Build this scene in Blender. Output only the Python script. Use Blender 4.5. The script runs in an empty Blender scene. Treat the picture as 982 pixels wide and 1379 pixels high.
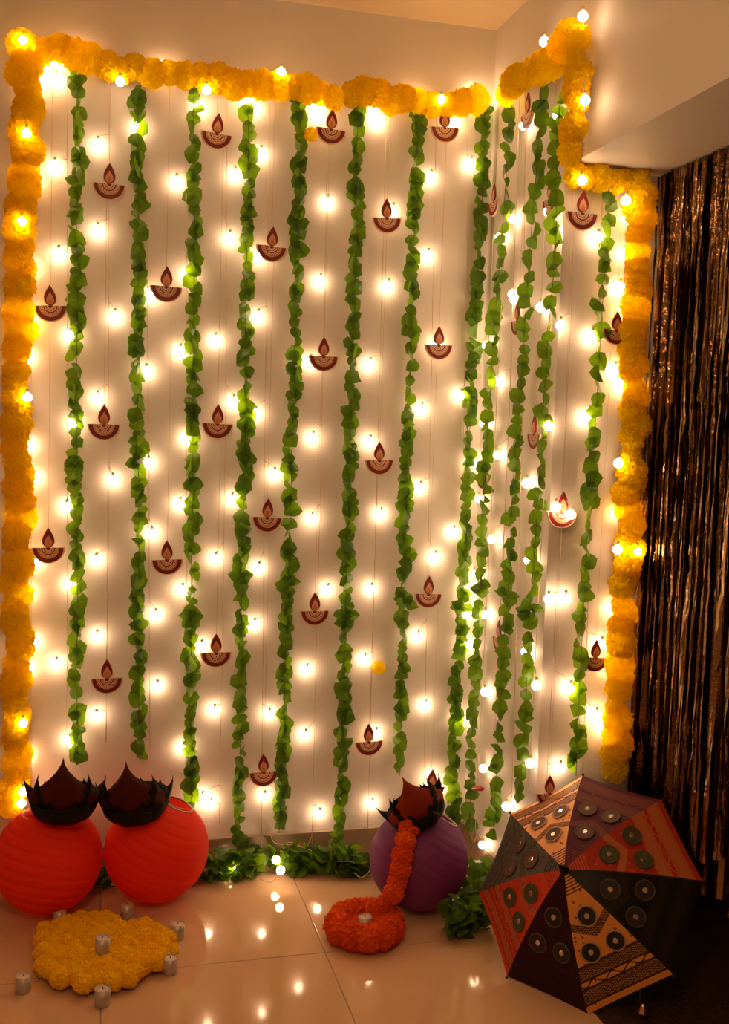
import bpy, bmesh, math, random
from mathutils import Vector, Matrix, Euler, noise
random.seed(7)
SC = bpy.context.scene
COL = SC.collection

# ------------------------------------------------------------------ camera
FPX, PITCH, ROLL, YAW = 1377.8, -0.0797, 0.0327, 0.2549
CAM = Vector((-1.2381, -3.2469, 1.4361))
F = Vector((math.sin(YAW)*math.cos(PITCH), math.cos(YAW)*math.cos(PITCH), math.sin(PITCH)))
R0 = Vector((math.cos(YAW), -math.sin(YAW), 0)); U0 = R0.cross(F)
RT = math.cos(ROLL)*R0 + math.sin(ROLL)*U0
UP = -math.sin(ROLL)*R0 + math.cos(ROLL)*U0
cd = bpy.data.cameras.new('camera'); cam = bpy.data.objects.new('camera', cd); COL.objects.link(cam)
cd.sensor_fit = 'VERTICAL'; cd.sensor_height = 36; cd.lens = 36*FPX/1379; cd.clip_start = .02
cam.matrix_world = Matrix(((RT.x, UP.x, -F.x, CAM.x), (RT.y, UP.y, -F.y, CAM.y), (RT.z, UP.z, -F.z, CAM.z), (0, 0, 0, 1)))
SC.camera = cam

# ------------------------------------------------------------------ light, exposure
world = bpy.data.worlds.new('world'); SC.world = world; world.use_nodes = True
bgn = world.node_tree.nodes['Background']
bgn.inputs[0].default_value = (1, .62, .38, 1); bgn.inputs[1].default_value = .02
SC.view_settings.view_transform = 'Standard'; SC.view_settings.look = 'None'
SC.view_settings.gamma = 1; SC.view_settings.use_curve_mapping = False
SC.view_settings.exposure = 1.05
BULB_COLOR = (1, .63, .36, 1)
BULB_STRENGTH = 13.0
FILL_STRENGTH = 45.0

# ------------------------------------------------------------------ room measures
H = 2.75            # ceiling height
YC = -0.5773        # front face of the pier right of the corner
ZB = 2.18           # underside of the beam
WX = 0.267          # depth of the pier's front face (curtain plane)

def ray(px, py): return F + RT*((px-491)/FPX) - UP*((py-689.5)/FPX)
def onplane(px, py, ax, val):
    d = ray(px, py); return CAM + d*((val-CAM[ax])/d[ax])
def B(px, py, off=.03): return onplane(px, py, 1, -off)          # in front of the back wall
def S(px, py, off=.03): return onplane(px, py, 0, -off)          # in front of the side wall
def V(px, py, off=.03): return onplane(px, py, 1, YC-off)        # in front of the pier
def FL(px, py, z=0.): return onplane(px, py, 2, z)               # on the floor
PL = {'B': B, 'S': S, 'V': V}

# ------------------------------------------------------------------ material helpers
class X:
    """small shader-math wrapper"""
    def __init__(s, nt, v): s.nt, s.v = nt, v
    def op(s, o, *a):
        n = s.nt.nodes.new('ShaderNodeMath'); n.operation = o
        for i, q in enumerate((s,)+a):
            q = q.v if isinstance(q, X) else q
            if isinstance(q, (int, float)): n.inputs[i].default_value = q
            else: s.nt.links.new(q, n.inputs[i])
        return X(s.nt, n.outputs[0])
    def __add__(s, o): return s.op('ADD', o)
    def __sub__(s, o): return s.op('SUBTRACT', o)
    def __mul__(s, o): return s.op('MULTIPLY', o)
    def __gt__(s, o): return s.op('GREATER_THAN', o)
    def __lt__(s, o): return s.op('LESS_THAN', o)
    def __abs__(s): return s.op('ABSOLUTE')
    def sin(s): return s.op('SINE')
    def fract(s): return s.op('FRACT')
    def sqrt(s): return s.op('SQRT')
    def mx(s, o): return s.op('MAXIMUM', o)
    def between(s, a, b): return (s > a)*(s < b)

def newmat(name):
    m = bpy.data.materials.new(name); m.use_nodes = True
    return m, m.node_tree, m.node_tree.nodes['Principled BSDF']
def mixc(nt, fac, a, b):
    n = nt.nodes.new('ShaderNodeMix'); n.data_type = 'RGBA'
    for i, q in ((0, fac), (6, a), (7, b)):
        q = q.v if isinstance(q, X) else q
        if isinstance(q, (int, float)): n.inputs[i].default_value = q
        elif isinstance(q, tuple): n.inputs[i].default_value = q if len(q) == 4 else q+(1,)
        else: nt.links.new(q, n.inputs[i])
    return n.outputs[2]
def tex(nt, kind, scale, coord='Object', **kw):
    tc = nt.nodes.new('ShaderNodeTexCoord'); t = nt.nodes.new(kind)
    nt.links.new(tc.outputs[coord], t.inputs['Vector']); t.inputs['Scale'].default_value = scale
    for k, v in kw.items(): t.inputs[k].default_value = v
    return t
def bump(nt, b, h, strength, dist=.01):
    n = nt.nodes.new('ShaderNodeBump'); n.inputs['Strength'].default_value = strength; n.inputs['Distance'].default_value = dist
    nt.links.new(h, n.inputs['Height']); nt.links.new(n.outputs[0], b.inputs['Normal'])
def simple(name, col, rough=.6, metal=0., noise_amt=.12, scale=30, coat=0., spec=.5):
    m, nt, b = newmat(name)
    t = tex(nt, 'ShaderNodeTexNoise', scale)
    c2 = tuple(min(1, c*(1-noise_amt*2)) for c in col)
    nt.links.new(mixc(nt, t.outputs['Fac'], c2, tuple(min(1, c*(1+noise_amt)) for c in col)), b.inputs['Base Color'])
    b.inputs['Roughness'].default_value = rough; b.inputs['Metallic'].default_value = metal
    b.inputs['Coat Weight'].default_value = coat; b.inputs['Specular IOR Level'].default_value = spec
    return m
def translucent(name, c1, c2, tcol, amount, rough=.5, scale=60, per_object=True, spec=.4):
    """thin leaf / petal / paper: diffuse reflection plus light passing through"""
    m, nt, b = newmat(name)
    if per_object:
        oi = nt.nodes.new('ShaderNodeObjectInfo'); fac = X(nt, oi.outputs['Random'])
    else:
        fac = X(nt, tex(nt, 'ShaderNodeTexNoise', scale).outputs['Fac'])
    nt.links.new(mixc(nt, fac, c1, c2), b.inputs['Base Color'])
    b.inputs['Roughness'].default_value = rough; b.inputs['Specular IOR Level'].default_value = spec
    tr = nt.nodes.new('ShaderNodeBsdfTranslucent'); tr.inputs[0].default_value = tcol+(1,)
    mx = nt.nodes.new('ShaderNodeMixShader'); mx.inputs[0].default_value = amount
    nt.links.new(b.outputs[0], mx.inputs[1]); nt.links.new(tr.outputs[0], mx.inputs[2])
    nt.links.new(mx.outputs[0], nt.nodes['Material Output'].inputs[0])
    return m

def wall_mat(name, col):
    m, nt, b = newmat(name)
    t = tex(nt, 'ShaderNodeTexNoise', 2.2, Detail=3)
    nt.links.new(mixc(nt, t.outputs['Fac'], tuple(c*.95 for c in col), tuple(min(1, c*1.03) for c in col)), b.inputs['Base Color'])
    b.inputs['Roughness'].default_value = .55; b.inputs['Specular IOR Level'].default_value = .3
    bump(nt, b, tex(nt, 'ShaderNodeTexNoise', 90, Detail=4).outputs['Fac'], .06, .004)
    return m
M = {}
M['wall'] = wall_mat('wall_paint', (.73, .69, .64))
M['ceiling'] = wall_mat('ceiling_paint', (.85, .70, .48))
def tile_mat():
    m, nt, b = newmat('floor_tile')
    t = tex(nt, 'ShaderNodeTexNoise', 5, Detail=6); oi = nt.nodes.new('ShaderNodeObjectInfo')
    f = X(nt, t.outputs['Fac'])*.8 + X(nt, oi.outputs['Random'])*.2
    nt.links.new(mixc(nt, f, (.58, .36, .215), (.68, .45, .28)), b.inputs['Base Color'])
    b.inputs['Roughness'].default_value = .07; b.inputs['Specular IOR Level'].default_value = .5
    bump(nt, b, tex(nt, 'ShaderNodeTexNoise', 14, Detail=2).outputs['Fac'], .02, .004)
    return m
M['tile'] = tile_mat()
M['grout'] = simple('grout', (.30, .20, .14), .5)
M['skirting'] = simple('skirting_stone', (.36, .27, .2), .3, scale=12)
M['doorway_dark'] = simple('dark_wood_and_shade', (.03, .017, .01), .5, scale=8)  # umbrella handle wood; also darkness beyond the doorway put into colour
M['leaf'] = translucent('leaf', (.012, .055, .002), (.08, .18, .004), (.30, .58, .006), .36, .45)
M['stem'] = simple('green_stem', (.08, .16, .03), .6)
M['marigold'] = translucent('marigold_petals', (.95, .62, .004), (.98, .72, .005), (1, .88, .004), .5, .9, spec=.0)
M['mat_flower'] = translucent('mat_petals', (.95, .50, .003), (.98, .58, .004), (1, .66, .004), .2, .9, spec=.0)
M['orange'] = translucent('orange_petals', (.75, .085, .012), (.85, .12, .016), (.95, .15, .02), .25, .8, spec=.1)
M['thread'] = simple('cream_thread', (.62, .5, .36), .7)
M['wire'] = simple('clear_wire', (.75, .58, .38), .35)
M['brown_wire'] = simple('brown_wire', (.18, .07, .03), .4)
M['red_plug'] = simple('red_plastic', (.5, .03, .02), .3)
M['wax'] = translucent('wax', (.85, .68, .56), (.9, .74, .62), (.9, .6, .4), .2, .4)
M['silver'] = simple('candle_cup', (.55, .50, .46), .35, .35)
M['wick'] = simple('wick', (.05, .04, .03), .8)
M['red_paper'] = translucent('red_paper', (.93, .045, .012), (.96, .055, .016), (1, .06, .02), .35, .6, spec=.25)
M['purple_paper'] = translucent('purple_paper', (.26, .05, .24), (.28, .055, .26), (.30, .05, .26), .35, .5, spec=.4)
M['lantern_ring'] = simple('lantern_wire_ring', (.55, .45, .36), .4, .6)
M['lotus_dark'] = simple('lotus_dark_card', (.010, .008, .005), .6, scale=25, spec=.15)
M['lotus_red'] = simple('lotus_red_card', (.065, .010, .006), .6, scale=25, spec=.15)
M['lotus_brick'] = simple('lotus_brick_card', (.26, .028, .010), .6, scale=25, spec=.15)
M['black'] = simple('black_metal', (.02, .018, .015), .35, .5)
M['shaft'] = simple('umbrella_shaft', (.25, .22, .2), .3, .8)

def bulb_mat():
    m, nt, b = newmat('bulb_glow')
    e = nt.nodes.new('ShaderNodeEmission'); e.inputs[0].default_value = BULB_COLOR; e.inputs[1].default_value = BULB_STRENGTH
    nt.links.new(e.outputs[0], nt.nodes['Material Output'].inputs[0])
    return m
M['bulb'] = bulb_mat()

# ------------------------------------------------------------------ object helpers
def empty(name, loc, label=None, cat=None, group=None):
    o = bpy.data.objects.new(name, None); COL.objects.link(o); o.location = loc; o.empty_display_size = .05
    return tag(o, label, cat, group)
def tag(o, label=None, cat=None, group=None, kind=None):
    if label: o['label'] = label
    if cat: o['category'] = cat
    if group: o['group'] = group
    if kind: o['kind'] = kind
    return o
def wloc(o):
    p = Vector(o.location); q = o.parent
    while q: p = p + Vector(q.location); q = q.parent
    return p
def obj(name, me, m, parent=None, loc=None, rot=None, scale=None):
    """link a mesh; loc is a world position (parents are never rotated here)"""
    o = bpy.data.objects.new(name, me); COL.objects.link(o)
    if m is not None and not me.materials: me.materials.append(M[m] if isinstance(m, str) else m)
    base = wloc(parent) if parent else Vector((0, 0, 0))
    if parent: o.parent = parent
    o.location = (Vector(loc) if loc is not None else base) - base
    if rot is not None: o.rotation_euler = rot.to_euler() if isinstance(rot, Matrix) else rot
    if scale is not None: o.scale = scale
    return o
def mesh(name, vs, fs, smooth=False):
    me = bpy.data.meshes.new(name); me.from_pydata([tuple(v) for v in vs], [], fs); me.update()
    if smooth: me.polygons.foreach_set('use_smooth', [True]*len(me.polygons))
    return me
def frombm(name, bm, smooth=False):
    me = bpy.data.meshes.new(name); bmesh.ops.recalc_face_normals(bm, faces=bm.faces); bm.to_mesh(me); bm.free()
    if smooth: me.polygons.foreach_set('use_smooth', [True]*len(me.polygons))
    return me
def boxmesh(name, lo, hi, bev=0.):
    bm = bmesh.new(); bmesh.ops.create_cube(bm, size=1)
    for v in bm.verts: v.co = Vector([lo[i]+(v.co[i]+.5)*(hi[i]-lo[i]) for i in range(3)])
    if bev: bmesh.ops.bevel(bm, geom=bm.edges[:], offset=bev, segments=2, affect='EDGES', profile=.5)
    return frombm(name, bm)
def tubes(name, paths, r, n=5):
    vs, fs = [], []
    for pts in paths:
        pts = [Vector(p) for p in pts]; b0 = len(vs)
        for i, p in enumerate(pts):
            t = (pts[min(i+1, len(pts)-1)]-pts[max(i-1, 0)]).normalized()
            a = t.cross(Vector((.3, -.9, .2))).normalized(); b = t.cross(a)
            rr = r[i] if isinstance(r, (list, tuple)) else r
            for k in range(n):
                w = 2*math.pi*k/n; vs.append(p+a*(rr*math.cos(w))+b*(rr*math.sin(w)))
        for i in range(len(pts)-1):
            for k in range(n):
                q = b0+i*n; fs.append((q+k, q+(k+1) % n, q+n+(k+1) % n, q+n+k))
        fs.append(tuple(b0+k for k in range(n))[::-1]); e = b0+(len(pts)-1)*n; fs.append(tuple(e+k for k in range(n)))
    return mesh(name, vs, fs, True)
def rel(pts, o): return [Vector(p)-Vector(o) for p in pts]
def resample(pts, step):
    out, acc = [Vector(pts[0])], 0.
    for a, b in zip(pts, pts[1:]):
        a, b = Vector(a), Vector(b); L = (b-a).length; t = step-acc
        while t <= L: out.append(a.lerp(b, t/L)); t += step
        acc = (acc+L) % step
    return out
def smooth_path(pts, n=6):
    pts = [Vector(p) for p in pts]; out = []
    for i in range(len(pts)-1):
        p0, p1, p2, p3 = pts[max(i-1, 0)], pts[i], pts[i+1], pts[min(i+2, len(pts)-1)]
        for k in range(n):
            t = k/n
            out.append(.5*((2*p1)+(p2-p0)*t+(2*p0-5*p1+4*p2-p3)*t*t+(3*p1-p0-3*p2+p3)*t**3))
    return out+[pts[-1]]
def frame(nrm):
    """matrix whose local -y axis looks along nrm, local z stays up"""
    n = Vector(nrm).normalized(); y = -n; z = Vector((0, 0, 1)); x = y.cross(z).normalized(); z = x.cross(y)
    return Matrix((x, y, z)).transposed()
NORM = {'B': (0, -1, 0), 'S': (-1, 0, 0), 'V': (0, -1, 0)}
R = random.uniform

# ================================================================== THE ROOM
XL, YF = -3.3, -5.0
def struct(name, me, m): return tag(obj(name, me, m), kind='structure')
struct('wall_back', boxmesh('wall_back', (XL, 0, 0), (.7, .12, H)), 'wall')
struct('wall_right', boxmesh('wall_right', (0, YC, 0), (WX+.04, 0, H)), 'wall')
struct('doorway_shade_1', boxmesh('doorway_shade_1', (WX+.041, YC+.001, 0), (.7, 0, H)), 'doorway_dark')  # dark box added so no lit wall shows past the curtain
struct('wall_right_beam', boxmesh('wall_right_beam', (0, YF, ZB), (.7, YC, H)), 'wall')
struct('wall_left', boxmesh('wall_left', (XL-.12, YF, 0), (XL, .12, H)), 'wall')
struct('wall_front', boxmesh('wall_front', (XL-.12, YF-.12, 0), (.7, YF, H)), 'wall')
struct('ceiling', boxmesh('ceiling', (XL-.12, YF-.12, H), (.7, .12, H+.1)), 'ceiling')
struct('doorway_dark_1', boxmesh('doorway_dark_1', (.60, YF, .0), (.7, YC, ZB)), 'doorway_dark')  # dark slab in place of the unlit room beyond the open doorway
fl = struct('floor', boxmesh('floor', (XL-.12, YF-.12, -.1), (.7, .12, -.0015)), 'grout')
tm = boxmesh('tile', (-.2985, -.2985, -.012), (.2985, .2985, 0), .0015)
M['floor_shade'] = simple('shaded_floor', (.06, .034, .02), .2, scale=160, noise_amt=.15)
struct('floor_shade_strip', boxmesh('floor_shade_strip', (-.02, YF, -.0014), (.7, YC, .0015), .0005), 'floor_shade')  # dark strip: shade right of the umbrella put into the floor colour
for i in range(-6, 0):
    for j in range(9):
        obj('tile', tm, 'tile', fl, (-.02+.6*i-.3+.6, -.005-.6*j-.3, random.choice((0, -.0003))))
struct('baseboard_back', boxmesh('baseboard_back', (XL, -.014, 0), (0, 0, .1), .003), 'skirting')
struct('baseboard_side', boxmesh('baseboard_side', (-.014, YC-.014, 0), (0, -.014, .1), .003), 'skirting')
struct('baseboard_pier', boxmesh('baseboard_pier', (0, YC-.014, 0), (WX, YC, .1), .003), 'skirting')

# globe lamp added as warm fill, out of view above the frame
def fill_lamp(p, r):
    o = empty('fill_lamp', p, 'unseen frosted globe lamp added as warm fill above the frame', 'fill lamp')
    bm = bmesh.new(); bmesh.ops.create_uvsphere(bm, u_segments=24, v_segments=14, radius=r)
    obj('globe', frombm('globe', bm, True), 'fill_glow', o, p)
    obj('cord', tubes('cord', [[(0, 0, r+.02), (0, 0, H-p.z)]], .004, 6), 'card_white', o, p)
    obj('cap', tubes('cap', [[(0, 0, r*.9), (0, 0, r+.03)]], [.035, .02], 14), 'card_white', o, p)
M['card_white'] = simple('fill_lamp_rim', (.8, .78, .74), .4)
m_, nt_, b_ = newmat('fill_glow'); e_ = nt_.nodes.new('ShaderNodeEmission'); e_.inputs[0].default_value = (1, .55, .27, 1); e_.inputs[1].default_value = FILL_STRENGTH
nt_.links.new(e_.outputs[0], nt_.nodes['Material Output'].inputs[0]); M['fill_glow'] = m_
fill_lamp(Vector((-1.3, -2.7, 2.3)), .09)

# ================================================================== LIGHT STRINGS
bmb = bmesh.new(); bmesh.ops.create_icosphere(bmb, subdivisions=2, radius=.0135)
BULB = frombm('bulb', bmb, True)
capm = tubes('socket', [[(0, 0, .010), (0, 0, .024)]], .0045, 6)
def light_string(pl, wire, bulbs, label, off=.022, boff=None, group='warm white light strings'):
    P = PL[pl]; boff = boff or off
    w = [P(x, y, off) for x, y in wire]; root = w[0]
    o = empty('light_string', root, label, 'string lights', group)
    paths = [rel(w, root)]
    for x, y, *oo in bulbs:
        b = P(x, y, oo[0] if oo else boff+R(-.003, .003))
        # short lead from the wire to the bulb
        best = min((a.lerp(c, t/20) for a, c in zip(w, w[1:]) for t in range(21)), key=lambda q: (q-b-Vector((0, 0, .03))).length)
        paths.append(rel([best, (best+b)/2+Vector((0, 0, .012)), b+Vector((0, 0, .02))], root))
        bo = obj('bulb', BULB, 'bulb', o, b)
        obj('socket', capm, 'wire', bo, b)
    obj('wire', tubes('wire', paths, .0011, 4), 'wire', o, root)
    return o
ST = [
 ('B', [(40, 90), (42, 500), (42, 1060)], [(37, 422), (46, 644), (47, 757), (44, 866)], 'string of warm bulbs nearest the left marigold strand, bulbs small and widely spaced'),
 ('B', [(90, 100), (91, 550), (90, 1010)], [(76, 106), (74, 223), (79, 341), (95, 452), (100, 570), (90, 683), (95, 788), (76, 895), (94, 998)], 'string of warm bulbs just left of the first leaf garland'),
 ('B', [(147, 112), (146, 560), (143, 1000)], [(132, 194), (132, 310), (155, 426), (132, 536), (152, 647), (130, 755), (131, 858), (130, 965)], 'string of warm bulbs between the first and second leaf garlands'),
 ('B', [(196, 118), (200, 560), (202, 1010)], [(186, 170), (204, 397), (197, 500), (200, 624), (205, 719), (210, 829), (212, 925)], 'string of warm bulbs just right of the second leaf garland'),
 ('B', [(250, 120), (252, 560), (250, 1060)], [(269, 142), (238, 244), (253, 369), (243, 473), (253, 591), (243, 679), (246, 795), (272, 871), (247, 1009)], 'string of warm bulbs along the third leaf garland'),
 ('B', [(306, 128), (304, 560), (296, 1110)], [(317, 234), (310, 320), (291, 458), (315, 541), (313, 673), (291, 753), (289, 958), (273, 1075), (284, 1084)], 'string of warm bulbs between the third and fourth leaf garlands'),
 ('B', [(363, 132), (357, 560), (352, 1150)], [(344, 144), (352, 206), (349, 344), (348, 426), (345, 557), (370, 639), (349, 766), (343, 842), (363, 963), (357, 1074)], 'string of warm bulbs between the fourth and fifth leaf garlands'),
 ('B', [(442, 140), (434, 560), (420, 1140)], [(430, 155), (442, 272), (432, 378), (419, 487), (422, 590), (421, 699), (442, 795), (414, 903), (412, 991), (431, 1097)], 'string of warm bulbs between the fifth and sixth leaf garlands'),
 ('B', [(521, 148), (510, 560), (495, 1130)], [(509, 163), (530, 283), (524, 385), (499, 491), (499, 595), (514, 693), (501, 794), (492, 889), (507, 989), (502, 1084)], 'string of warm bulbs between the sixth and seventh leaf garlands'),
 ('B', [(588, 148), (580, 560), (570, 1100)], [(581, 238), (577, 344), (590, 463), (569, 551), (567, 657), (587, 751), (564, 858), (574, 951), (582, 1047), (594, 1063)], 'string of warm bulbs just right of the seventh leaf garland'),
 ('B', [(630, 146), (625, 560), (618, 1130)], [(615, 164), (635, 220), (621, 532), (637, 624), (612, 717), (629, 792), (630, 825), (628, 870), (621, 971), (630, 1140)], 'string of warm bulbs on the back wall nearest the corner'),
 ('S', [(690, 130), (668, 560), (640, 1120)], [(672, 320), (659, 430), (655, 465), (651, 570), (645, 672), (640, 773), (654, 828), (653, 932), (651, 1035), (650, 1138)], 'string of warm bulbs on the side wall nearest the corner'),
 ('S', [(700, 128), (686, 560), (660, 1120)], [(690, 295), (690, 396), (668, 514), (670, 613), (662, 726)], 'string of warm bulbs between the two garlands nearest the corner and the third'),
 ('S', [(708, 120), (704, 560), (688, 1120)], [(705, 169), (693, 404), (709, 651), (712, 755), (708, 878), (682, 1086)], 'string of warm bulbs between the two outer side wall garlands'),
 ('S', [(752, 110), (738, 560), (712, 1060)], [(751, 155), (738, 285), (748, 315), (728, 414), (738, 574), (722, 923), (714, 1028)], 'string of warm bulbs along the outer edge of the side wall'),
 ('V', [(772, 250), (762, 560), (735, 1080)], [(755, 438), (749, 683, .05), (769, 693, .05), (739, 807), (762, 806), (769, 927), (755, 1035)], 'string of warm bulbs on the pier behind the bright paper diya'),
 ('V', [(812, 250), (800, 560), (785, 1040)], [(806, 320), (836, 387), (798, 453), (830, 498), (791, 563), (811, 868), (804, 963)], 'string of warm bulbs on the pier beside the last leaf garland'),
]
for pl, w, b, lab in ST: light_string(pl, w, b, lab)
light_string('B', [(30, 58), (36, 400), (34, 800), (28, 1090)], [(31, 55, .085), (36, 180, .085), (29, 299, .085), (37, 535, .085), (31, 974, .085), (31, 1066, .085), (29, 1082, .085), (46, 110), (44, 240), (40, 360), (40, 440), (36, 480), (38, 600), (36, 700), (36, 800), (36, 900), (34, 1020)], 'string of bulbs twined through the left hanging marigold strand', .05, .022)
light_string('B', [(30, 60), (162, 108), (379, 105), (520, 128), (660, 135)], [(162, 110, .085), (278, 121, .085), (379, 97, .085), (594, 134, .085), (72, 84), (110, 72), (222, 92), (330, 128), (428, 138), (508, 146), (560, 132), (640, 122), (650, 140)], 'string of bulbs twined through the long top marigold swag', .05, .022)
light_string('S', [(676, 131), (735, 70), (786, 22), (788, 135), (782, 240)], [(678, 131), (733, 56), (760, 50), (785, 22), (788, 135)], 'string of bulbs twined through the rising marigold swag on side wall', .05, .055)
light_string('V', [(772, 236), (843, 245), (843, 270), (838, 620), (832, 742)], [(784, 243, .085), (843, 270, .085), (850, 290), (833, 624, .085), (832, 740, .085), (858, 742, .08), (845, 340), (846, 420), (842, 520), (836, 690), (828, 820), (824, 900), (816, 980)], 'string of bulbs twined through the marigold strand beside the foil curtain', .05, .022)
light_string('V', [(860, 235), (897, 222), (924, 226)], [(897, 223), (922, 227)], 'two bulbs under the beam at the top of the foil curtain', .05, .05)

# ================================================================== LEAF GARLANDS
def leaf_mesh(k):
    rnd = random.Random(100+k)
    prof = [(0, 0), (.26, .06), (.50, .30), (.46, .58), (.22, .84), (0, 1.0)]   # half outline: across, along
    fold = rnd.uniform(.15, .75); bend = rnd.uniform(-.5, .5)
    vs = []
    for i, (a, l) in enumerate(prof):
        z = bend*(l-.5)**2*2
        if a == 0: vs.append((0, .5-l, z))
        else:
            a2 = a*rnd.uniform(.78, 1.12); a3 = a*rnd.uniform(.78, 1.12)
            vs += [(-a2, .5-l+.08*rnd.uniform(-1, 1), z+fold*a2), (0, .5-l, z), (a3, .5-l+.08*rnd.uniform(-1, 1), z+fold*a3*rnd.uniform(.3, 1))]
    fs = [(0, 2, 1), (0, 3, 2)]
    for i in range(3):
        q = 1+3*i; fs += [(q, q+1, q+4, q+3), (q+1, q+2, q+5, q+4)]
    e = len(vs)-1; fs += [(10, 11, e), (11, 12, e)]
    return mesh('leaf', [(x, z, y) for x, y, z in vs], fs, False)     # centred on its thread, hangs along -z, faces -y
LEAVES = [leaf_mesh(k) for k in range(10)]
for l in LEAVES: l.materials.append(M['leaf'])
def leaf_garland(pl, px, label, spacing=.0285, size=.053, tufts=(), off=.038, dens=.38):
    P = PL[pl]; pts = [P(x, y, off) for x, y in px]; root = pts[0]
    o = empty('leaf_garland', root, label, 'leaf garland', 'green leaf garlands hanging on the walls')
    path = smooth_path(pts, 3)
    if pl == 'S': spacing, size, dens = .034, .050, .05
    if pl == 'V': spacing, dens = .033, .12
    obj('stem', tubes('stem', [rel(path, root)], .0012, 4), 'stem', o, root)
    fr = frame(NORM[pl] if pl != 'S' else (-.6, -.8, 0))
    for q in resample(path, spacing):
        for rep_ in range(2 if R(0, 1) < dens else 1):
            s = size*R(.75, 1.15)
            rot = fr @ Euler((R(-.6, .6), R(-1.2, 1.2), R(-1.0, 1.0)), 'XYZ').to_matrix()
            obj('leaf', random.choice(LEAVES), None, o, q+fr @ Vector((R(-.007, .007), R(-.008, .006), R(-.006, .006))), rot, (s*R(.9, 1.15), s, s))
    for ty in tufts:
        q = min(path, key=lambda a: abs((a-P(px[0][0], ty, off)).z))
        for sx in (-1, 1, 1):
            s = size*R(.75, .95)
            rot = fr @ Euler((R(-.3, .3), sx*R(1.1, 1.9), R(-.4, .4)), 'XYZ').to_matrix()
            obj('leaf', random.choice(LEAVES), None, o, q+rot @ Vector((0, 0, -s*.5))+fr @ Vector((0, R(-.012, 0), R(-.02, .02))), rot, (s*.8, s, s))
    return o
c1 = lambda l: [(x/2.004, y) for x, y in l]
c2 = lambda l: [(490+x/1.996, y) for x, y in l]
leaf_garland('B', [(97, 84), (103, 110), (105, 190), (102, 280), (105, 350), (103, 470), (104, 555), (102, 640), (103, 740), (105, 815), (104, 865), (102, 915), (104, 955), (104, 1022)], 'green leaf garland, first from the left on the back wall')
leaf_garland('B', [(184, 120), (185, 170), (184, 225), (187, 280), (186, 420), (185, 490), (186, 600), (187, 700), (187, 800), (187, 900), (187, 1018)], 'green leaf garland, second from left, ending behind a dark lotus')
leaf_garland('B', [(261, 118), (261, 160), (262, 280), (261, 400), (260, 520), (260, 640), (258, 760), (258, 860), (257, 980), (258, 1085)], 'green leaf garland, third from left, above the right red lantern', tufts=(830,))
leaf_garland('B', [(334, 143), (335, 225), (334, 290), (331, 400), (330, 520), (330, 640), (326, 740), (325, 850), (324, 960), (323, 1060), (322, 1148)], 'green leaf garland, fourth from left, reaching the leaf heap', tufts=(790,))
leaf_garland('B', [(402, 134), (405, 170), (404, 240), (402, 330), (398, 430), (395, 560), (392, 660), (389, 760), (385, 850), (383, 950), (380, 1040), (376, 1122)], 'green leaf garland, fifth from left, just left of the wall centre', tufts=(800,))
leaf_garland('B', [(482, 152), (481, 240), (479, 350), (476, 460), (473, 560), (470, 660), (467, 760), (465, 860), (463, 960), (461, 1050), (457, 1142)], 'green leaf garland, sixth from left, right of the wall centre', tufts=(828,))
leaf_garland('B', [(563, 152), (561, 220), (557, 340), (554, 460), (550, 580), (547, 680), (546, 780), (543, 860), (541, 950), (538, 1045)], 'green leaf garland, seventh from left, ending above the purple lantern lotus', tufts=(798,))
leaf_garland('B', [(654, 148), (652, 200), (648, 300), (641, 420), (635, 530), (630, 640), (627, 750), (620, 860), (613, 980), (610, 1105)], 'green leaf garland on the back wall beside the corner, eighth from left', tufts=(808,))
leaf_garland('S', [(685, 140), (683, 220), (675, 330), (666, 440), (658, 560), (650, 680), (648, 760), (643, 860), (637, 960), (634, 1060), (633, 1135)], 'green leaf garland on the side wall right beside the corner', tufts=(812,))
leaf_garland('S', [(729, 96), (728, 150), (721, 250), (712, 360), (706, 450), (698, 560), (690, 670), (686, 770), (679, 860), (672, 970), (667, 1070), (664, 1130)], 'green leaf garland in the middle of the side wall', tufts=(804,))
leaf_garland('S', [(755, 132), (750, 190), (750, 250), (748, 340), (740, 430), (733, 530), (727, 640), (720, 740), (714, 820), (710, 920), (705, 1000), (700, 1078)], 'green leaf garland along the outer edge of the side wall', tufts=(852,))
leaf_garland('V', [(822, 262), (817, 340), (811, 420), (804, 540), (796, 650), (789, 760), (785, 840), (780, 940), (776, 1045)], 'green leaf garland on the pier left of the foil curtain', tufts=(1010,))

# leaf garlands lying on the floor
def floor_leaves(px, n, wid, hgt, label):
    pts = smooth_path([FL(x, y, .012) for x, y in px], 6); root = Vector((pts[0].x, pts[0].y, 0))
    o = empty('leaf_heap', root, label, 'leaf garland', 'leaf garlands heaped on the floor')
    obj('stem', tubes('stem', [rel(pts, root)], .0016, 4), 'stem', o, root)
    for k in range(n):
        q = random.choice(pts)+Vector((R(-1, 1)*.03, R(-1, 1)*wid, 0)); h = hgt*R(0, 1)*R(.5, 1)
        s = .047*R(.8, 1.15); q.z = s*.35+h
        if q.y > -.06: q.y = -.06-R(0, .02)
        rot = Euler((R(-1.9, -.3), R(-1.2, 1.2), R(-3.1, 3.1)), 'XYZ').to_matrix()
        if any((q-Vector(cc)).length < rr_+.03 for cc, rr_ in (((-1.37, -.21, .156), .156), ((-1.057, -.191, .156), .156), ((-.288, -.389, .15), .15))): continue
        low = min((rot @ Vector(v.co)*s).z for v in LEAVES[0].vertices)
        q.z = max(q.z, .003-low)
        obj('leaf', random.choice(LEAVES), None, o, q, rot, (s, s, s))
    return o
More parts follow.
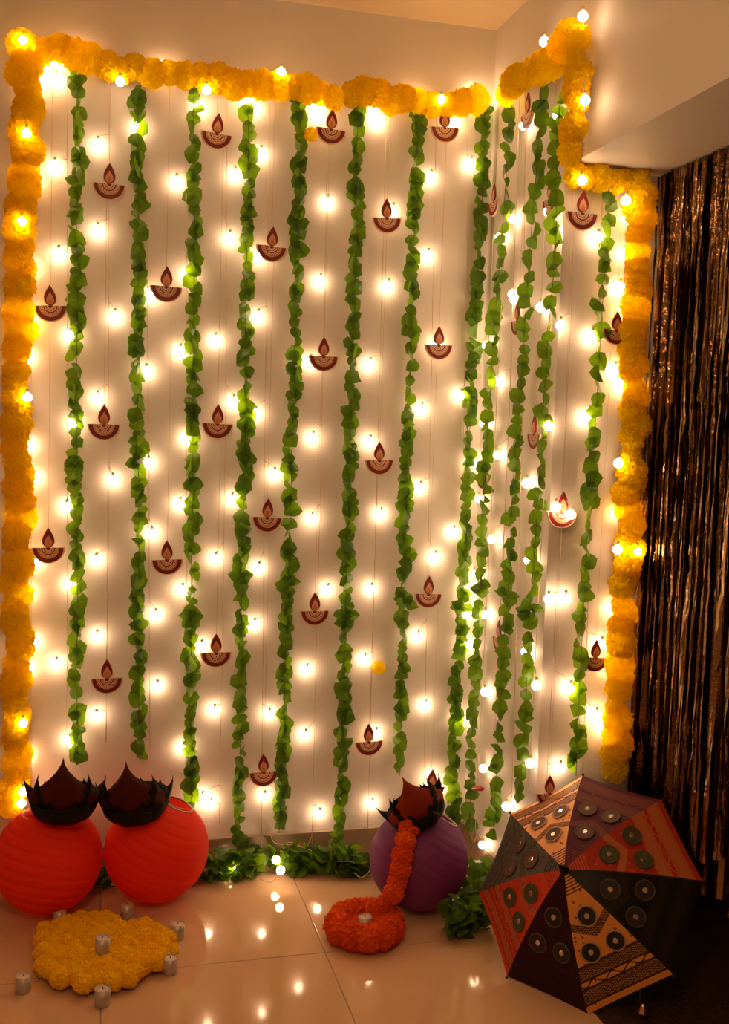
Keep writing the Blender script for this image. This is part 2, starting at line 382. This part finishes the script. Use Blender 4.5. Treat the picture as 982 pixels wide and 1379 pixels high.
floor_leaves([(120, 1196), (200, 1190), (285, 1180), (330, 1176), (400, 1172), (450, 1172), (498, 1174)], 380, .035, .085, 'long heap of green leaf garland along the back baseboard')
floor_leaves([(652, 1190), (640, 1205), (628, 1225), (640, 1245), (612, 1256), (660, 1250)], 150, .03, .09, 'curled leaf garland on the floor between purple lantern and umbrella')

# ================================================================== MARIGOLDS
def pom_mesh(k, name='marigold', flat=.82):
    bm = bmesh.new(); bmesh.ops.create_icosphere(bm, subdivisions=4, radius=1)
    off = Vector((k*7.3, k*3.1, 0))
    for v in bm.verts:
        d = v.co.normalized()
        c = noise.cell(d*5.5+off); w = noise.noise(d*9+off)
        v.co = d*(1+.10*(c-.5)+.16*w); v.co.y *= flat
    return frombm(name, bm, False)
POM = [pom_mesh(k) for k in range(4)]; POMO = [pom_mesh(k+9, 'marigold', .95) for k in range(3)]
POMM = [p.copy() for p in POM]
for p in POMM: p.materials.append(M['mat_flower'])
for p in POM: p.materials.append(M['marigold'])
for p in POMO: p.materials.append(M['orange'])
def rrot(): return Euler((R(-.5, .5), R(0, 6.28), R(-.5, .5))).to_matrix()
def marigold_garland(pl, px, label, r=.043, spacing=.043, off=.052, jit=.012):
    P = PL[pl]; pts = smooth_path([P(x, y, off) for x, y in px], 5); root = pts[0]
    o = empty('marigold_garland', root, label, 'marigold garland', 'yellow marigold garlands framing the wall')
    obj('thread', tubes('thread', [rel(pts, root)], .0015, 4), 'thread', o, root)
    fr = frame(NORM[pl])
    for q in resample(pts, spacing):
        s = r*R(.85, 1.12)
        obj('marigold', random.choice(POM), None, o, q+fr @ Vector((R(-jit, jit), R(-.006, .004), R(-jit, jit))), fr @ rrot(), (s, s, s))
    return o
marigold_garland('B', [(36, 82), (34, 180), (30, 300), (24, 420), (26, 540), (24, 650), (23, 760), (23, 870), (22, 980), (18, 1090)], 'yellow marigold strand hanging down the left end of the wall', .045, .04)
marigold_garland('B', [(33, 66), (90, 72), (150, 90), (220, 100), (275, 106), (340, 116), (385, 122), (440, 126), (500, 130), (560, 138), (620, 138), (656, 134)], 'long yellow marigold swag across the top of the back wall', .044, .046)
marigold_garland('S', [(684, 122), (706, 102), (728, 92), (748, 74), (766, 52), (778, 34)], 'short yellow marigold swag rising along the side wall top', .043, .04)
marigold_garland('S', [(780, 58), (776, 110), (775, 160), (770, 222)], 'yellow marigold strand dropping down the outer corner to the beam', .04, .04)
marigold_garland('V', [(778, 238), (810, 240), (840, 240), (868, 246)], 'short yellow marigold swag under the beam on the pier', .036, .036, .04)
marigold_garland('V', [(862, 262), (860, 330), (857, 400), (853, 520), (850, 620), (844, 740), (838, 860), (832, 960), (828, 1050)], 'yellow marigold strand hanging on the pier beside the foil curtain', .042, .038, .05)
for (x, y, lab) in ((510, 899, 'single yellow marigold caught on the string left of the seventh leaf garland'), (419, 181, 'small yellow marigold beside the topmost diya right of the fifth leaf garland')):
    o = tag(obj('marigold_flower', POM[1], None, None, B(x, y, .03), rrot(), (.022,)*3), lab, 'flower')

# yellow marigold mat on the floor
outline = [(60, 1248), (92, 1238), (130, 1234), (165, 1243), (205, 1246), (228, 1254), (230, 1278), (217, 1298), (196, 1305), (178, 1320), (140, 1332), (92, 1326), (58, 1314), (48, 1290), (52, 1266)]
poly = [FL(x, y, .025) for x, y in outline]
def inside(p):
    c = False
    for a, b in zip(poly, poly[1:]+poly[:1]):
        if (a.y > p.y) != (b.y > p.y) and p.x < (b.x-a.x)*(p.y-a.y)/(b.y-a.y)+a.x: c = not c
    return c
mc = sum(poly, Vector())/len(poly); mc.z = 0
mo = empty('marigold_mat', mc, 'round mat of yellow marigolds lying on the tiled floor', 'flower mat')
x0, y0 = min(p.x for p in poly), min(p.y for p in poly)
for j in range(20):
    for i in range(20):
        q = Vector((x0+.036*i+.018*(j % 2), y0+.031*j, .026))
        if inside(q):
            q += Vector((R(-.004, .004), R(-.004, .004), R(-.003, .004))); s = R(.025, .029)
            obj('marigold', random.choice(POMM), None, mo, q, Euler((math.pi/2+R(-.3, .3), R(-.3, .3), R(0, 6))), (s, s*1.05, s))
# orange ring with its tail of pompoms
ring_c = FL(491, 1263, .0)
ro = empty('orange_garland', ring_c, 'orange marigold garland hanging from the lotus and coiled into a ring', 'marigold garland')
for k in range(11):
    a = 2*math.pi*k/11; s = R(.040, .044)
    obj('marigold', random.choice(POMO), None, ro, ring_c+Vector((.077*math.cos(a), .077*math.sin(a), .038)), rrot(), (s, s, s))
for k in range(6):
    a = 2*math.pi*k/6; s = .026
    obj('marigold', random.choice(POMO), None, ro, ring_c+Vector((.036*math.cos(a), .036*math.sin(a), .03)), rrot(), (s, s, s))
PCEN, PR = Vector((-.288, -.389, .15)), .15
tail = [(551, 1114), (546, 1133), (542, 1152), (540, 1170), (535, 1188), (530, 1203), (521, 1215), (511, 1222)]
tp = []
for k, (x, y) in enumerate(tail):
    d = ray(x, y).normalized(); oc = CAM-PCEN; rr = PR+.029
    bq = oc.dot(d); disc = bq*bq-oc.dot(oc)+rr*rr
    t1 = -bq-math.sqrt(disc) if disc > 0 else 1e9
    q = CAM+d*t1 if disc > 0 else FL(x, y, .03)
    g = FL(x, y, .029)
    if k >= 5: q = onplane(x, y, 1, (-.548, -.532, -.505)[k-5])
    s = .031; tp.append(q)
for q in tp:
    s = R(.029, .033); obj('marigold', random.choice(POMO), None, ro, q, rrot(), (s, s, s))
obj('thread', tubes('thread', [rel(tp, ring_c)], .0015, 4), 'thread', ro, ring_c)

# ================================================================== CANDLES
def lathe(name, prof, n=20, smooth=True):
    vs, fs = [], []
    for r, z in prof:
        for k in range(n): vs.append((r*math.cos(2*math.pi*k/n), r*math.sin(2*math.pi*k/n), z))
    for i in range(len(prof)-1):
        for k in range(n): fs.append((i*n+k, i*n+(k+1) % n, (i+1)*n+(k+1) % n, (i+1)*n+k))
    return mesh(name, vs, fs, smooth)
cupm = lathe('cup', [(.0001, 0), (.0175, 0), (.019, .002), (.0195, .042), (.0185, .042), (.0180, .036), (.0001, .036)])
waxm = lathe('wax', [(.0001, .0362), (.0178, .0362), (.0178, .039), (.006, .0405), (.0001, .040)])
wickm = tubes('wick', [[(0, 0, .040), (.001, 0, .046)]], .0009, 5)
def candle(p, label):
    o = empty('tealight_candle', p, label, 'candle', 'small candles around the flower decorations')
    obj('cup', cupm, 'silver', o, p); obj('wax', waxm, 'wax', o, p); obj('wick', wickm, 'wick', o, p)
for x, y, z, lab in ((31, 1335, 0, 'tealight candle standing left of the yellow flower mat'), (138, 1353, 0, 'tealight candle in front of the yellow flower mat'),
                     (239, 1263, 0, 'tealight candle at the right far corner of the yellow flower mat'), (229, 1310, 0, 'tealight candle at the right near side of the yellow flower mat'),
                     (138, 1283, .045, 'tealight candle in the middle of the yellow flower mat'), (171, 1236, 0, 'tealight candle behind the yellow flower mat, nearer the right lantern'),
                     (80, 1244, 0, 'tealight candle peeking out behind the yellow flower mat, below the left lantern')):
    candle(FL(x, y, z), lab)
candle(ring_c+Vector((0, 0, .022)), 'tealight candle sitting in the orange flower ring')

# ================================================================== PAPER LANTERNS
def lantern_mesh(r, ribs=13, depth=.012):
    n, m = 64, ribs*6; vs, fs = [], []
    t0, t1 = .30, math.pi-.30
    for i in range(m+1):
        t = t0+(t1-t0)*i/m; w = abs(math.sin(math.pi*ribs*i/m))
        rr = r*(1-depth*(1-w)**2)
        for k in range(n):
            a = 2*math.pi*k/n; vs.append((rr*math.sin(t)*math.cos(a), rr*math.sin(t)*math.sin(a), rr*math.cos(t)))
    for i in range(m):
        for k in range(n): fs.append((i*n+k, (i+1)*n+k, (i+1)*n+(k+1) % n, i*n+(k+1) % n))
    return mesh('paper_shade', vs, fs, True)
def lantern(c, r, tilt, m, label, depth=.012):
    o = empty('paper_lantern', (c.x, c.y, 0), label, 'lantern', 'round paper lanterns on the floor')
    E = Euler(tilt)
    obj('paper_shade', lantern_mesh(r, depth=depth), m, o, c, E)
    for s in (1, -1):
        rg = [(r*.30*math.cos(a/24*2*math.pi), r*.30*math.sin(a/24*2*math.pi), s*r*.955) for a in range(25)]
        obj('ring', tubes('ring', [rg], .003, 6), 'lantern_ring', o, c, E)
    rg = [(-r*.3, 0, r*.955), (-r*.15, 0, r*.9), (0, 0, r*.88), (r*.15, 0, r*.9), (r*.3, 0, r*.955)]
    obj('wire_frame', tubes('wire_frame', [rg], .0018, 5), 'lantern_ring', o, c, E)
LC, RC = Vector((-1.37, -.21, .156)), Vector((-1.057, -.191, .156))
lantern(LC, .156, (-.12, .22, 0), 'red_paper', 'red round paper lantern at the left edge, under a dark lotus', .024)
lantern(RC, .156, (.05, .42, 0), 'red_paper', 'red round paper lantern right of the other, by the leaf heap', .008)
lantern(PCEN, PR, (.1, .55, .2), 'purple_paper', 'purple round paper lantern behind the orange garland tail', .008)

# ================================================================== LOTUSES
def petal_mesh(length, width, r0, bulge, tip_in, n=12):
    """a cupped petal growing up from the base at radius r0, facing -y; ogee tip"""
    vs, fs = [], []
    for i in range(n+1):
        t = i/n
        w = width*(math.sin(math.pi*(.2+.3*t/.5)) if t < .5 else max(0, .62*(1-(t-.5)/.5)**1.9+.38*(1-((t-.5)/.5)**2)*(1-(t-.5)/.5)**.6))
        y = -(r0+bulge*math.sin(math.pi*min(1, t*.62))) + tip_in*t**3
        z = length*(t**1.15)
        for k in range(5):
            u = -1+k/2
            vs.append((u*w, y+abs(u)**1.7*w*.45, z+(.004 if False else 0)))
    for i in range(n):
        for k in range(4): fs.append((i*5+k, i*5+k+1, i*5+5+k+1, i*5+5+k))
    bm = bmesh.new(); me = mesh('petal', vs, fs); bm.from_mesh(me)
    bmesh.ops.remove_doubles(bm, verts=bm.verts, dist=1e-5)
    geo = bmesh.ops.solidify(bm, geom=bm.faces[:], thickness=.0015)
    me2 = frombm('petal', bm, True); return me2
def lotus(base, yaw, lean, front, label, sc=1.0):
    o = empty('lotus_flower', base, label, 'lotus decoration', 'dark card lotuses on the lanterns')
    Rm = lean @ Matrix.Rotation(yaw, 3, 'Z')
    cup = lathe('cup', [(.0001, .0), (.045, 0), (.068, .010), (.088, .034), (.098, .06), (.095, .06), (.084, .036), (.062, .014), (.0001, .006)], 28)
    obj('cup', cup, 'lotus_dark', o, base, Rm, (sc,)*3)
    defs = [(0, .20, .096, front, .068, .034, .045), (52, .150, .052, 'lotus_dark', .068, .034, .015), (-52, .150, .052, 'lotus_dark', .068, .034, .015),
            (96, .112, .046, 'lotus_dark', .070, .036, -.012), (-96, .112, .046, 'lotus_dark', .070, .036, -.012),
            (140, .085, .046, 'lotus_dark', .066, .03, .02), (-140, .085, .046, 'lotus_dark', .066, .03, .02), (180, .09, .05, 'lotus_dark', .062, .03, .03)]
    for a, L, w, m, r0, bu, ti in defs:
        obj('petal', petal_mesh(L, w, r0, bu, ti), m, o, base, Rm @ Matrix.Rotation(math.radians(a), 3, 'Z'), (sc,)*3)
    for k in range(9):      # short outer row
        obj('petal', petal_mesh(.074, .044, .072, .031, .006), 'lotus_dark', o, base, Rm @ Matrix.Rotation(2*math.pi*(k+.5)/9, 3, 'Z'), (sc,)*3)
    return o
lotus(onplane(87, 1097, 1, -.26), -.05, Matrix.Rotation(.10, 3, 'X'), 'lotus_red', 'dark maroon card lotus upright on the left red lantern')
lotus(onplane(186, 1098, 1, -.25), -.22, Matrix.Rotation(-.14, 3, 'Y') @ Matrix.Rotation(.1, 3, 'X'), 'lotus_red', 'dark maroon card lotus leaning on the right red lantern')
lotus(onplane(568, 1104, 1, -.42), -.05, Matrix.Rotation(-.48, 3, 'Y') @ Matrix.Rotation(.05, 3, 'X'), 'lotus_brick', 'tilted card lotus with brick red petal on the purple lantern', .92)

# ================================================================== PAPER DIYAS
def diya_mat():
    m, nt, b = newmat('diya_print')
    tc = nt.nodes.new('ShaderNodeTexCoord'); sp = nt.nodes.new('ShaderNodeSeparateXYZ'); nt.links.new(tc.outputs['Object'], sp.inputs[0])
    x, z = X(nt, sp.outputs[0]), X(nt, sp.outputs[2])
    r = (x*x+z*z).sqrt()*(1/.0465)
    an = z.op('ARCTAN2', x)
    maroon, cream, tan = (.20, .012, .012), (.82, .55, .38), (.50, .26, .15)
    c = mixc(nt, r.between(.70, .95), cream, maroon)
    scal = (r+(an*26).sin()*.025).between(.60, .68); c = mixc(nt, scal, c, tan)
    c = mixc(nt, r.between(.50, .56)*((an*30).sin() > 0), c, maroon)
    c = mixc(nt, r.between(.38, .45), c, maroon)
    c = mixc(nt, r.between(.24, .31)*((an*16).sin() > -.2), c, maroon)
    c = mixc(nt, r < .14, c, maroon)
    nt.links.new(c, b.inputs['Base Color']); b.inputs['Roughness'].default_value = .5
    return m
M['diya'] = diya_mat()
M['card'] = simple('cream_card', (.80, .62, .48), .6)
M['flame_red'] = simple('flame_maroon', (.24, .016, .014), .5)
M['flame_pink'] = simple('flame_peach', (.80, .40, .26), .5)
M['flame_core'] = simple('flame_orange', (.72, .27, .06), .5)
def plate(name, pts, y0, y1):
    n = len(pts); vs = [(x, y0, z) for x, z in pts]+[(x, y1, z) for x, z in pts]
    fs = [tuple(range(n)), tuple(range(2*n-1, n-1, -1))]+[(i, n+i, n+(i+1) % n, (i+1) % n) for i in range(n)]
    bm = bmesh.new(); bm.from_mesh(mesh(name, vs, fs)); return frombm(name, bm)
def half(r, n=20): return [(r*math.cos(math.pi+math.pi*i/n), r*math.sin(math.pi+math.pi*i/n)) for i in range(n+1)]
def drop(w, h, z0, n=10):
    r_ = []
    for i in range(n+1):
        t = i/n; r_.append((w*math.sin(math.pi*t**.72)**.85*(1-.25*t) if 0 < t < 1 else 0, z0+h*t))
    return r_+[(-a, b) for a, b in r_[-2:0:-1]]
bowl_m = plate('bowl', half(.0465), -.0035, 0); back_m = plate('backing', [(a, b+.0015) for a, b in half(.049)], .0001, .0015)
fl1, fl2, fl3, fl4 = (plate('flame', drop(.0185, .060, .001), -.0035, 0), plate('flame_inner', drop(.0125, .037, .0025), -.0045, -.0036),
                      plate('flame_core', drop(.007, .020, .0035), -.0052, -.0046), plate('flame_backing', drop(.0205, .064, -.001), .0001, .0015))
def diya(pl, x, y, label, thread_top, sc=1.0, roll=0., off=.034):
    P = PL[pl]; p = P(x, y, off); fr = frame(NORM[pl]) @ Matrix.Rotation(roll, 3, 'Y')
    o = empty('paper_diya', p, label, 'paper diya', 'printed paper diyas hanging on threads')
    bo = obj('bowl', bowl_m, 'diya', o, p, fr, (sc,)*3); obj('backing', back_m, 'card', o, p, fr, (sc,)*3)
    obj('flame', fl1, 'flame_red', o, p, fr, (sc,)*3); obj('flame_inner', fl2, 'flame_pink', o, p, fr, (sc,)*3)
    obj('flame_core', fl3, 'flame_core', o, p, fr, (sc,)*3); obj('flame_backing', fl4, 'card', o, p, fr, (sc,)*3)
    back = fr @ Vector((0, .0022, 0))
    top = Vector((p.x, p.y, thread_top.z))+back
    obj('thread', tubes('thread', [rel([p+back+Vector((0, 0, -.02)), p+back+Vector((0, 0, .06)), top], p)], .0007, 4), 'thread', o, p)
ORD = ['topmost', 'second from top', 'third from top', 'fourth from top']
COLS = [
 ('left of the first leaf garland', [(68, 412), (65, 738)], 85),
 ('between the first and second leaf garlands', [(147, 248), (140, 572), (144, 914)], 100),
 ('between the second and third leaf garlands', [(224, 386), (225, 754)], 110),
 ('between the third and fourth leaf garlands', [(292, 180), (293, 571), (291, 879)], 115),
 ('between the fourth and fifth leaf garlands', [(366, 332), (360, 697), (355, 1040)], 120),
 ('between the fifth and sixth leaf garlands', [(446, 174), (436, 480), (424, 823)], 130),
 ('between the sixth and seventh leaf garlands', [(521, 294), (511, 620), (497, 999)], 138),
 ('right of the seventh leaf garland', [(599, 172), (591, 465), (577, 800), (581, 1060)], 140)]
for where, pts, top in COLS:
    for k, (x, y) in enumerate(pts):
        t = B(x, top, .034) if k == 0 else B(pts[k-1][0], pts[k-1][1]+20, .034)
        diya('B', x, y, 'maroon paper diya cutout hanging %s, %s' % (where, ORD[k] if k < len(pts)-1 or len(pts) > 3 else 'lowest'), t, 1.0, R(-.06, .06) if (x, y) != (292, 180) else .09)
for x, y, lab, tp_, s in ((784, 287, 'large paper diya under the beam at the top of the pier', 250, 1.0), (830, 445, 'paper diya between the last leaf garland and marigold strand, upper one', 260, .86),
                       (757, 690, 'paper diya on the pier glowing with bulbs right behind it', 300, .95), (802, 886, 'paper diya half behind the last leaf garland, lower on pier', 470, .85),
                       (740, 1068, 'paper diya just above the umbrella', 710, .85)):
    diya('V', x, y, lab, V(x, tp_, .034), s, R(-.05, .05))
for x, y, lab, tp_ in ((711, 152, 'paper diya edge-on, topmost on the side wall', 115), (665.5, 272, 'paper diya edge-on in the upper corner between two leaf garlands', 140), (741, 268, 'paper diya edge-on half behind the outermost side wall garland', 120),
                       (697, 432, 'paper diya edge-on beside a bulb on the upper side wall', 180), (650, 640, 'paper diya edge-on behind the corner garland at mid height', 300),
                       (720, 585, 'paper diya edge-on behind the outermost side wall garland, mid height', 300), (672, 860, 'paper diya edge-on on the lower side wall behind middle garland', 460)):
    diya('S', x, y, lab, S(x, tp_, .03), .95, 0, .03)

# ================================================================== UMBRELLA
UC = Vector((.0342, -.8363, .2361)); UR, UAZ, UEL, UROT, UD = .3113, -.9398, .6203, 2.7103, .1505
un = Vector((math.cos(UEL)*math.sin(UAZ), -math.cos(UEL)*math.cos(UAZ), math.sin(UEL)))
e1 = Vector((math.cos(UAZ), math.sin(UAZ), 0)); e2 = un.cross(e1)
if e2.z < 0: e2 = -e2
def panel_mat(name, base, line, accent, rough, line_amt=1.0, spec=.2):
    m, nt, b = newmat(name)
    tc = nt.nodes.new('ShaderNodeTexCoord'); sp = nt.nodes.new('ShaderNodeSeparateXYZ'); nt.links.new(tc.outputs['UV'], sp.inputs[0])
    u, v = X(nt, sp.outputs[0])-.5, X(nt, sp.outputs[1])
    au = abs(u)
    band = v.between(.865, .94).mx(v.between(.715, .79))
    chev = (v+au*.55).between(.49, .56)
    wave = ((v*55+(u*120).sin()*.4).fract() > .5)
    stripes = band.mx(chev)
    c = mixc(nt, stripes*line_amt, base, line)
    c = mixc(nt, stripes*wave*line_amt*.8, c, accent)
    sq = (v-.827+(u*38).sin()*.018); c = mixc(nt, (abs(sq) < .006)*line_amt, c, line)
    edge = (abs(v-.71) < .008).mx(abs(v-.80) < .008).mx(abs(v-.855) < .008).mx(abs(v-.95) < .008)
    c = mixc(nt, edge*line_amt, c, line)
    tipb = (v < .2)*((v*40).fract() > .6); c = mixc(nt, tipb*line_amt, c, line)
    vo = nt.nodes.new('ShaderNodeTexVoronoi'); vo.inputs['Scale'].default_value = 20; nt.links.new(tc.outputs['UV'], vo.inputs['Vector'])
    dots = (X(nt, vo.outputs['Distance']) < .21)*(v < .98)
    c = mixc(nt, dots*line_amt*.8, c, line)
    nt.links.new(c, b.inputs['Base Color']); b.inputs['Roughness'].default_value = rough; b.inputs['Specular IOR Level'].default_value = spec
    bump(nt, b, (stripes*wave).v, .4, .002)
    return m
PANELS = [
 ('tan', (.82, .40, .17), (.10, .02, .015), (.50, .25, .11), .6),
 ('purple', (.075, .008, .028), (.13, .03, .03), (.15, .03, .035), .6),
 ('red', (.34, .028, .008), (.42, .10, .03), (.40, .14, .04), .6),
 ('black', (.006, .005, .003), (.012, .009, .005), (.03, .022, .01), .45),
 ('ochre', (.72, .31, .07), (.05, .018, .01), (.40, .20, .08), .6),
 ('dark_purple', (.028, .004, .018), (.02, .003, .012), (.04, .008, .02), .26),
 ('scarlet', (.55, .05, .014), (.28, .035, .015), (.62, .17, .07), .6),
 ('grey', (.085, .073, .072), (.03, .02, .015), (.12, .085, .06), .6)]
for nm_, c_ in (('patch_green', (.05, .06, .018)), ('patch_black', (.012, .01, .008)), ('patch_brown', (.10, .025, .018))):
    M[nm_] = simple(nm_, c_, .6, scale=120, noise_amt=.3)
M['patch_dull'] = simple('patch_dull', (.07, .045, .025), .6); M['patch_rim'] = simple('patch_rim', (.42, .28, .18), .6); M['mirror'] = simple('mirror_glass', (.7, .62, .5), .12, .9)
uo = empty('umbrella', Vector((UC.x, UC.y, 0)), 'open embroidered patchwork umbrella lying on its side on the floor', 'umbrella')
def ucoord(s, a):
    """point on the canopy: s 0 at the tip .. 1 at the rim, a angle"""
    h = UD*(1-s**1.55)
    return UC+un*h+(e1*math.cos(a)+e2*math.sin(a))*(UR*s)
def upan(s, t, k):
    a0, a1 = UROT-k*math.pi/4, UROT-(k+1)*math.pi/4
    p0, p1 = ucoord(s, a0), ucoord(s, a1)
    p = p0.lerp(p1, t)
    sag = math.sin(math.pi*t)
    return p-un*(.006*sag*s)+(UC-p).normalized()*(.003*sag*s**4)
NS, NT = 16, 10
for k in range(8):
    nm, base, line, acc, ro_ = PANELS[k]
    m = panel_mat('umbrella_'+nm, base, line, acc, ro_, 1.0 if nm not in ('black', 'dark_purple') else .8)
    vs, fs, uv = [], [], []
    for i in range(NS+1):
        s = .03+.97*i/NS
        for j in range(NT+1):
            t = j/NT; vs.append(upan(s, t, k)-UC); uv.append((.5+(t-.5)*.77*s, s))
    for i in range(NS):
        for j in range(NT): q = i*(NT+1)+j; fs.append((q, q+1, q+NT+2, q+NT+1))
    me = mesh('panel', vs, fs, True); ul = me.uv_layers.new(name='UVMap')
    for lp in me.loops: ul.data[lp.index].uv = uv[lp.vertex_index]
    po = obj('panel', me, m, uo, UC); po['label'] = nm.replace('_', ' ')+' embroidered cloth panel'
    # round mirror-work patches stitched on the panel
    for s, t in ((.40, .5), (.64, .27), (.64, .73)):
        p = upan(s, t, k); du = (upan(s, t+.05, k)-upan(s, t-.05, k)).normalized(); dv = upan(s+.03, t, k)-upan(s-.03, t, k)
        n = du.cross(dv).normalized()
        if n.dot(un) < 0: n = -n
        dv = n.cross(du); mt = Matrix((du, dv, n)).transposed(); p = p+n*.002
        ringc = 'patch_green' if nm in ('red', 'scarlet') else ('patch_black' if nm in ('ochre', 'black', 'dark_purple') else 'patch_brown')
        r = .026
        pm = obj('mirror_patch', lathe('mirror_patch', [(.0001, .0018), (r*.85, .0018), (r*.86, 0)], 22, False), ringc, uo, p, mt)
        obj('patch_rim', lathe('patch_rim', [(r*.86, 0), (r*.87, .0024), (r, .0024), (r*1.01, 0)], 22), 'patch_rim' if nm in ('tan', 'ochre') else 'patch_dull', pm)
        pm.name = 'mirror_patch'
        obj('mirror', lathe('mirror', [(.0001, .003), (r*.24, .003), (r*.28, .0018)], 14, False), 'mirror', pm)
for k in range(8):
    a = UROT-k*math.pi/4
    pts = [ucoord(.03+.985*i/14, a)-un*.004-UC for i in range(15)]
    rb = obj('rib', tubes('rib', [pts], .0018, 5), 'black', uo, UC)
    e = ucoord(1.015, a)
    obj('rib_tip', lathe('rib_tip', [(.0001, -.004), (.003, -.003), (.004, 0), (.003, .003), (.0001, .004)], 8), 'black', rb, e)
    mid = ucoord(.52, a)-un*.006; hub = UC-un*.03
    obj('stretcher', tubes('stretcher', [[mid-UC, hub-UC]], .0014, 5), 'black', rb, UC)
tip = UC+un*UD
obj('ferrule', tubes('ferrule', [rel([tip-un*.01, tip+un*.004, tip+un*.012, tip+un*.03, tip+un*.034], UC)], [.011, .013, .006, .005, .002], 10), 'black', uo, UC)
obj('shaft', tubes('shaft', [rel([tip, tip-un*.44], UC)], .004, 8), 'shaft', uo, UC)
h0 = tip-un*.44
side = un.cross(Vector((0, 0, 1))).normalized()
hk = [h0, h0-un*.05]+[h0-un*.05+side*(.022-.022*math.cos(a))-un*(.022*math.sin(a)) for a in (.5, 1, 1.57, 2.1, 2.7, 3.14)]
obj('handle', tubes('handle', [rel(hk, UC)], .007, 8), 'doorway_dark', uo, UC)
obj('hub', tubes('hub', [rel([UC-un*.02, UC-un*.045], UC)], .009, 10), 'black', uo, UC)

M['brass'] = simple('brass', (.75, .45, .15), .22, 1.0)
ts = upan(1.0, .38, 4)
cordp = [ts, ts+Vector((0, -.004, -.03)), Vector((ts.x+.004, ts.y-.01, max(.03, ts.z-.07)))]
tz = obj('tassel', tubes('tassel', [rel(cordp, UC)], .0022, 6), 'black', uo, UC)
obj('glint_bell', lathe('glint_bell', [(.0001, .016), (.004, .015), (.008, .008), (.011, -.006), (.013, -.010), (.0001, -.009)], 14), 'brass', tz, cordp[-1])  # guessed bell, added to give the small gold glint under the rim

# ================================================================== FOIL FRINGE CURTAIN
def foil_mat():
    m, nt, b = newmat('bronze_foil')
    oi = nt.nodes.new('ShaderNodeObjectInfo')
    nt.links.new(mixc(nt, X(nt, oi.outputs['Random']), (.13, .065, .028), (.36, .22, .11)), b.inputs['Base Color'])
    b.inputs['Metallic'].default_value = 1; b.inputs['Roughness'].default_value = .2
    t = tex(nt, 'ShaderNodeTexNoise', 45, Detail=3); bump(nt, b, t.outputs['Fac'], .5, .01)
    return m
M['foil'] = foil_mat()
y1 = -1.75
cu = empty('foil_curtain', (WX+.03, (YC+y1)/2, 0), 'bronze metallic foil fringe curtain hanging under the beam', 'curtain')
obj('header', boxmesh('header', (WX+.028, y1, ZB-.03), (WX+.032, YC-.01, ZB)), 'foil', cu, (0, 0, 0))
strand_meshes = []
for k in range(16):
    rnd = random.Random(k); w = rnd.uniform(.004, .009); n = 44; vs, fs = [], []
    a = rnd.uniform(-1.3, 1.3); ph = rnd.uniform(0, 6)
    for i in range(n+1):
        t = i/n; a += rnd.gauss(0, .22); a *= .98
        cx = .006*math.sin(3*t+ph)*t+rnd.uniform(-.0006, .0006); cy = .012*math.sin(2.2*t+ph*2)*t
        if i % 11 == 5: cx += .003
        z = -t*1.86
        vs += [(cx-w*math.sin(a), cy-w*math.cos(a), z), (cx-.0015*math.cos(a), cy, z), (cx+w*math.sin(a), cy+w*math.cos(a), z)]
    for i in range(n):
        q = 3*i; fs += [(q, q+1, q+4, q+3), (q+1, q+2, q+5, q+4)]
    strand_meshes.append(mesh('strand', vs, fs, False))
for layer in range(2):
    y = YC-.012-.006*layer
    while y > y1:
        obj('strand', random.choice(strand_meshes), 'foil', cu, (WX+.012+.014*layer+R(-.004, .004), y, ZB-.005), Euler((0, 0, R(-.35, .35))), (1, 1, R(.90, 1.04)))
        y -= R(.009, .014)

# ================================================================== LOOSE WIRES ON THE FLOOR
def loose(name, pts, m, label, cat, bulbs=(), r=.0012):
    pts = smooth_path(pts, 6); root = Vector((pts[0].x, pts[0].y, 0))
    o = empty(name, root, label, cat)
    obj('wire', tubes('wire', [rel(pts, root)], r, 4), m, o, root)
    for b in bulbs:
        bo = obj('bulb', BULB, 'bulb', o, b)
    return o
loose('light_string', [B(363, 1118, .04), B(370, 1135, .06), B(395, 1138, .05), B(418, 1145, .08), FL(440, 1160, .05), FL(470, 1160, .055), FL(498, 1168, .04), FL(488, 1182, .02), FL(478, 1176, .03)],
      'wire', 'loose light string trailing over the leaf heap with glowing bulbs', 'string lights', [FL(378, 1172, .06), FL(372, 1158, .06), FL(312, 1170, .035)])
loose('light_string', [B(425, 1080, .03), B(424, 1110, .03), B(412, 1140, .05), B(385, 1136, .06), FL(370, 1185, .05), FL(350, 1183, .04)], 'wire', 'thin bare wire looping from the wall down to the leaf heap', 'wire')
pg = loose('power_plug', [S(634, 1146, .05), S(640, 1125, .04), S(632, 1098, .04), S(628, 1080, .04), S(630, 1066, .04), S(637, 1062, .045)], 'brown_wire', 'small red plug on a brown wire beside the corner leaf garland', 'plug', r=.002)
a, b_ = S(637, 1062, .05), S(652, 1062, .05)
obj('plug_body', tubes('plug_body', [rel([a, a.lerp(b_, .15), a.lerp(b_, .8), b_], pg.location)], [.004, .009, .008, .003], 8), 'red_plug', pg, pg.location)
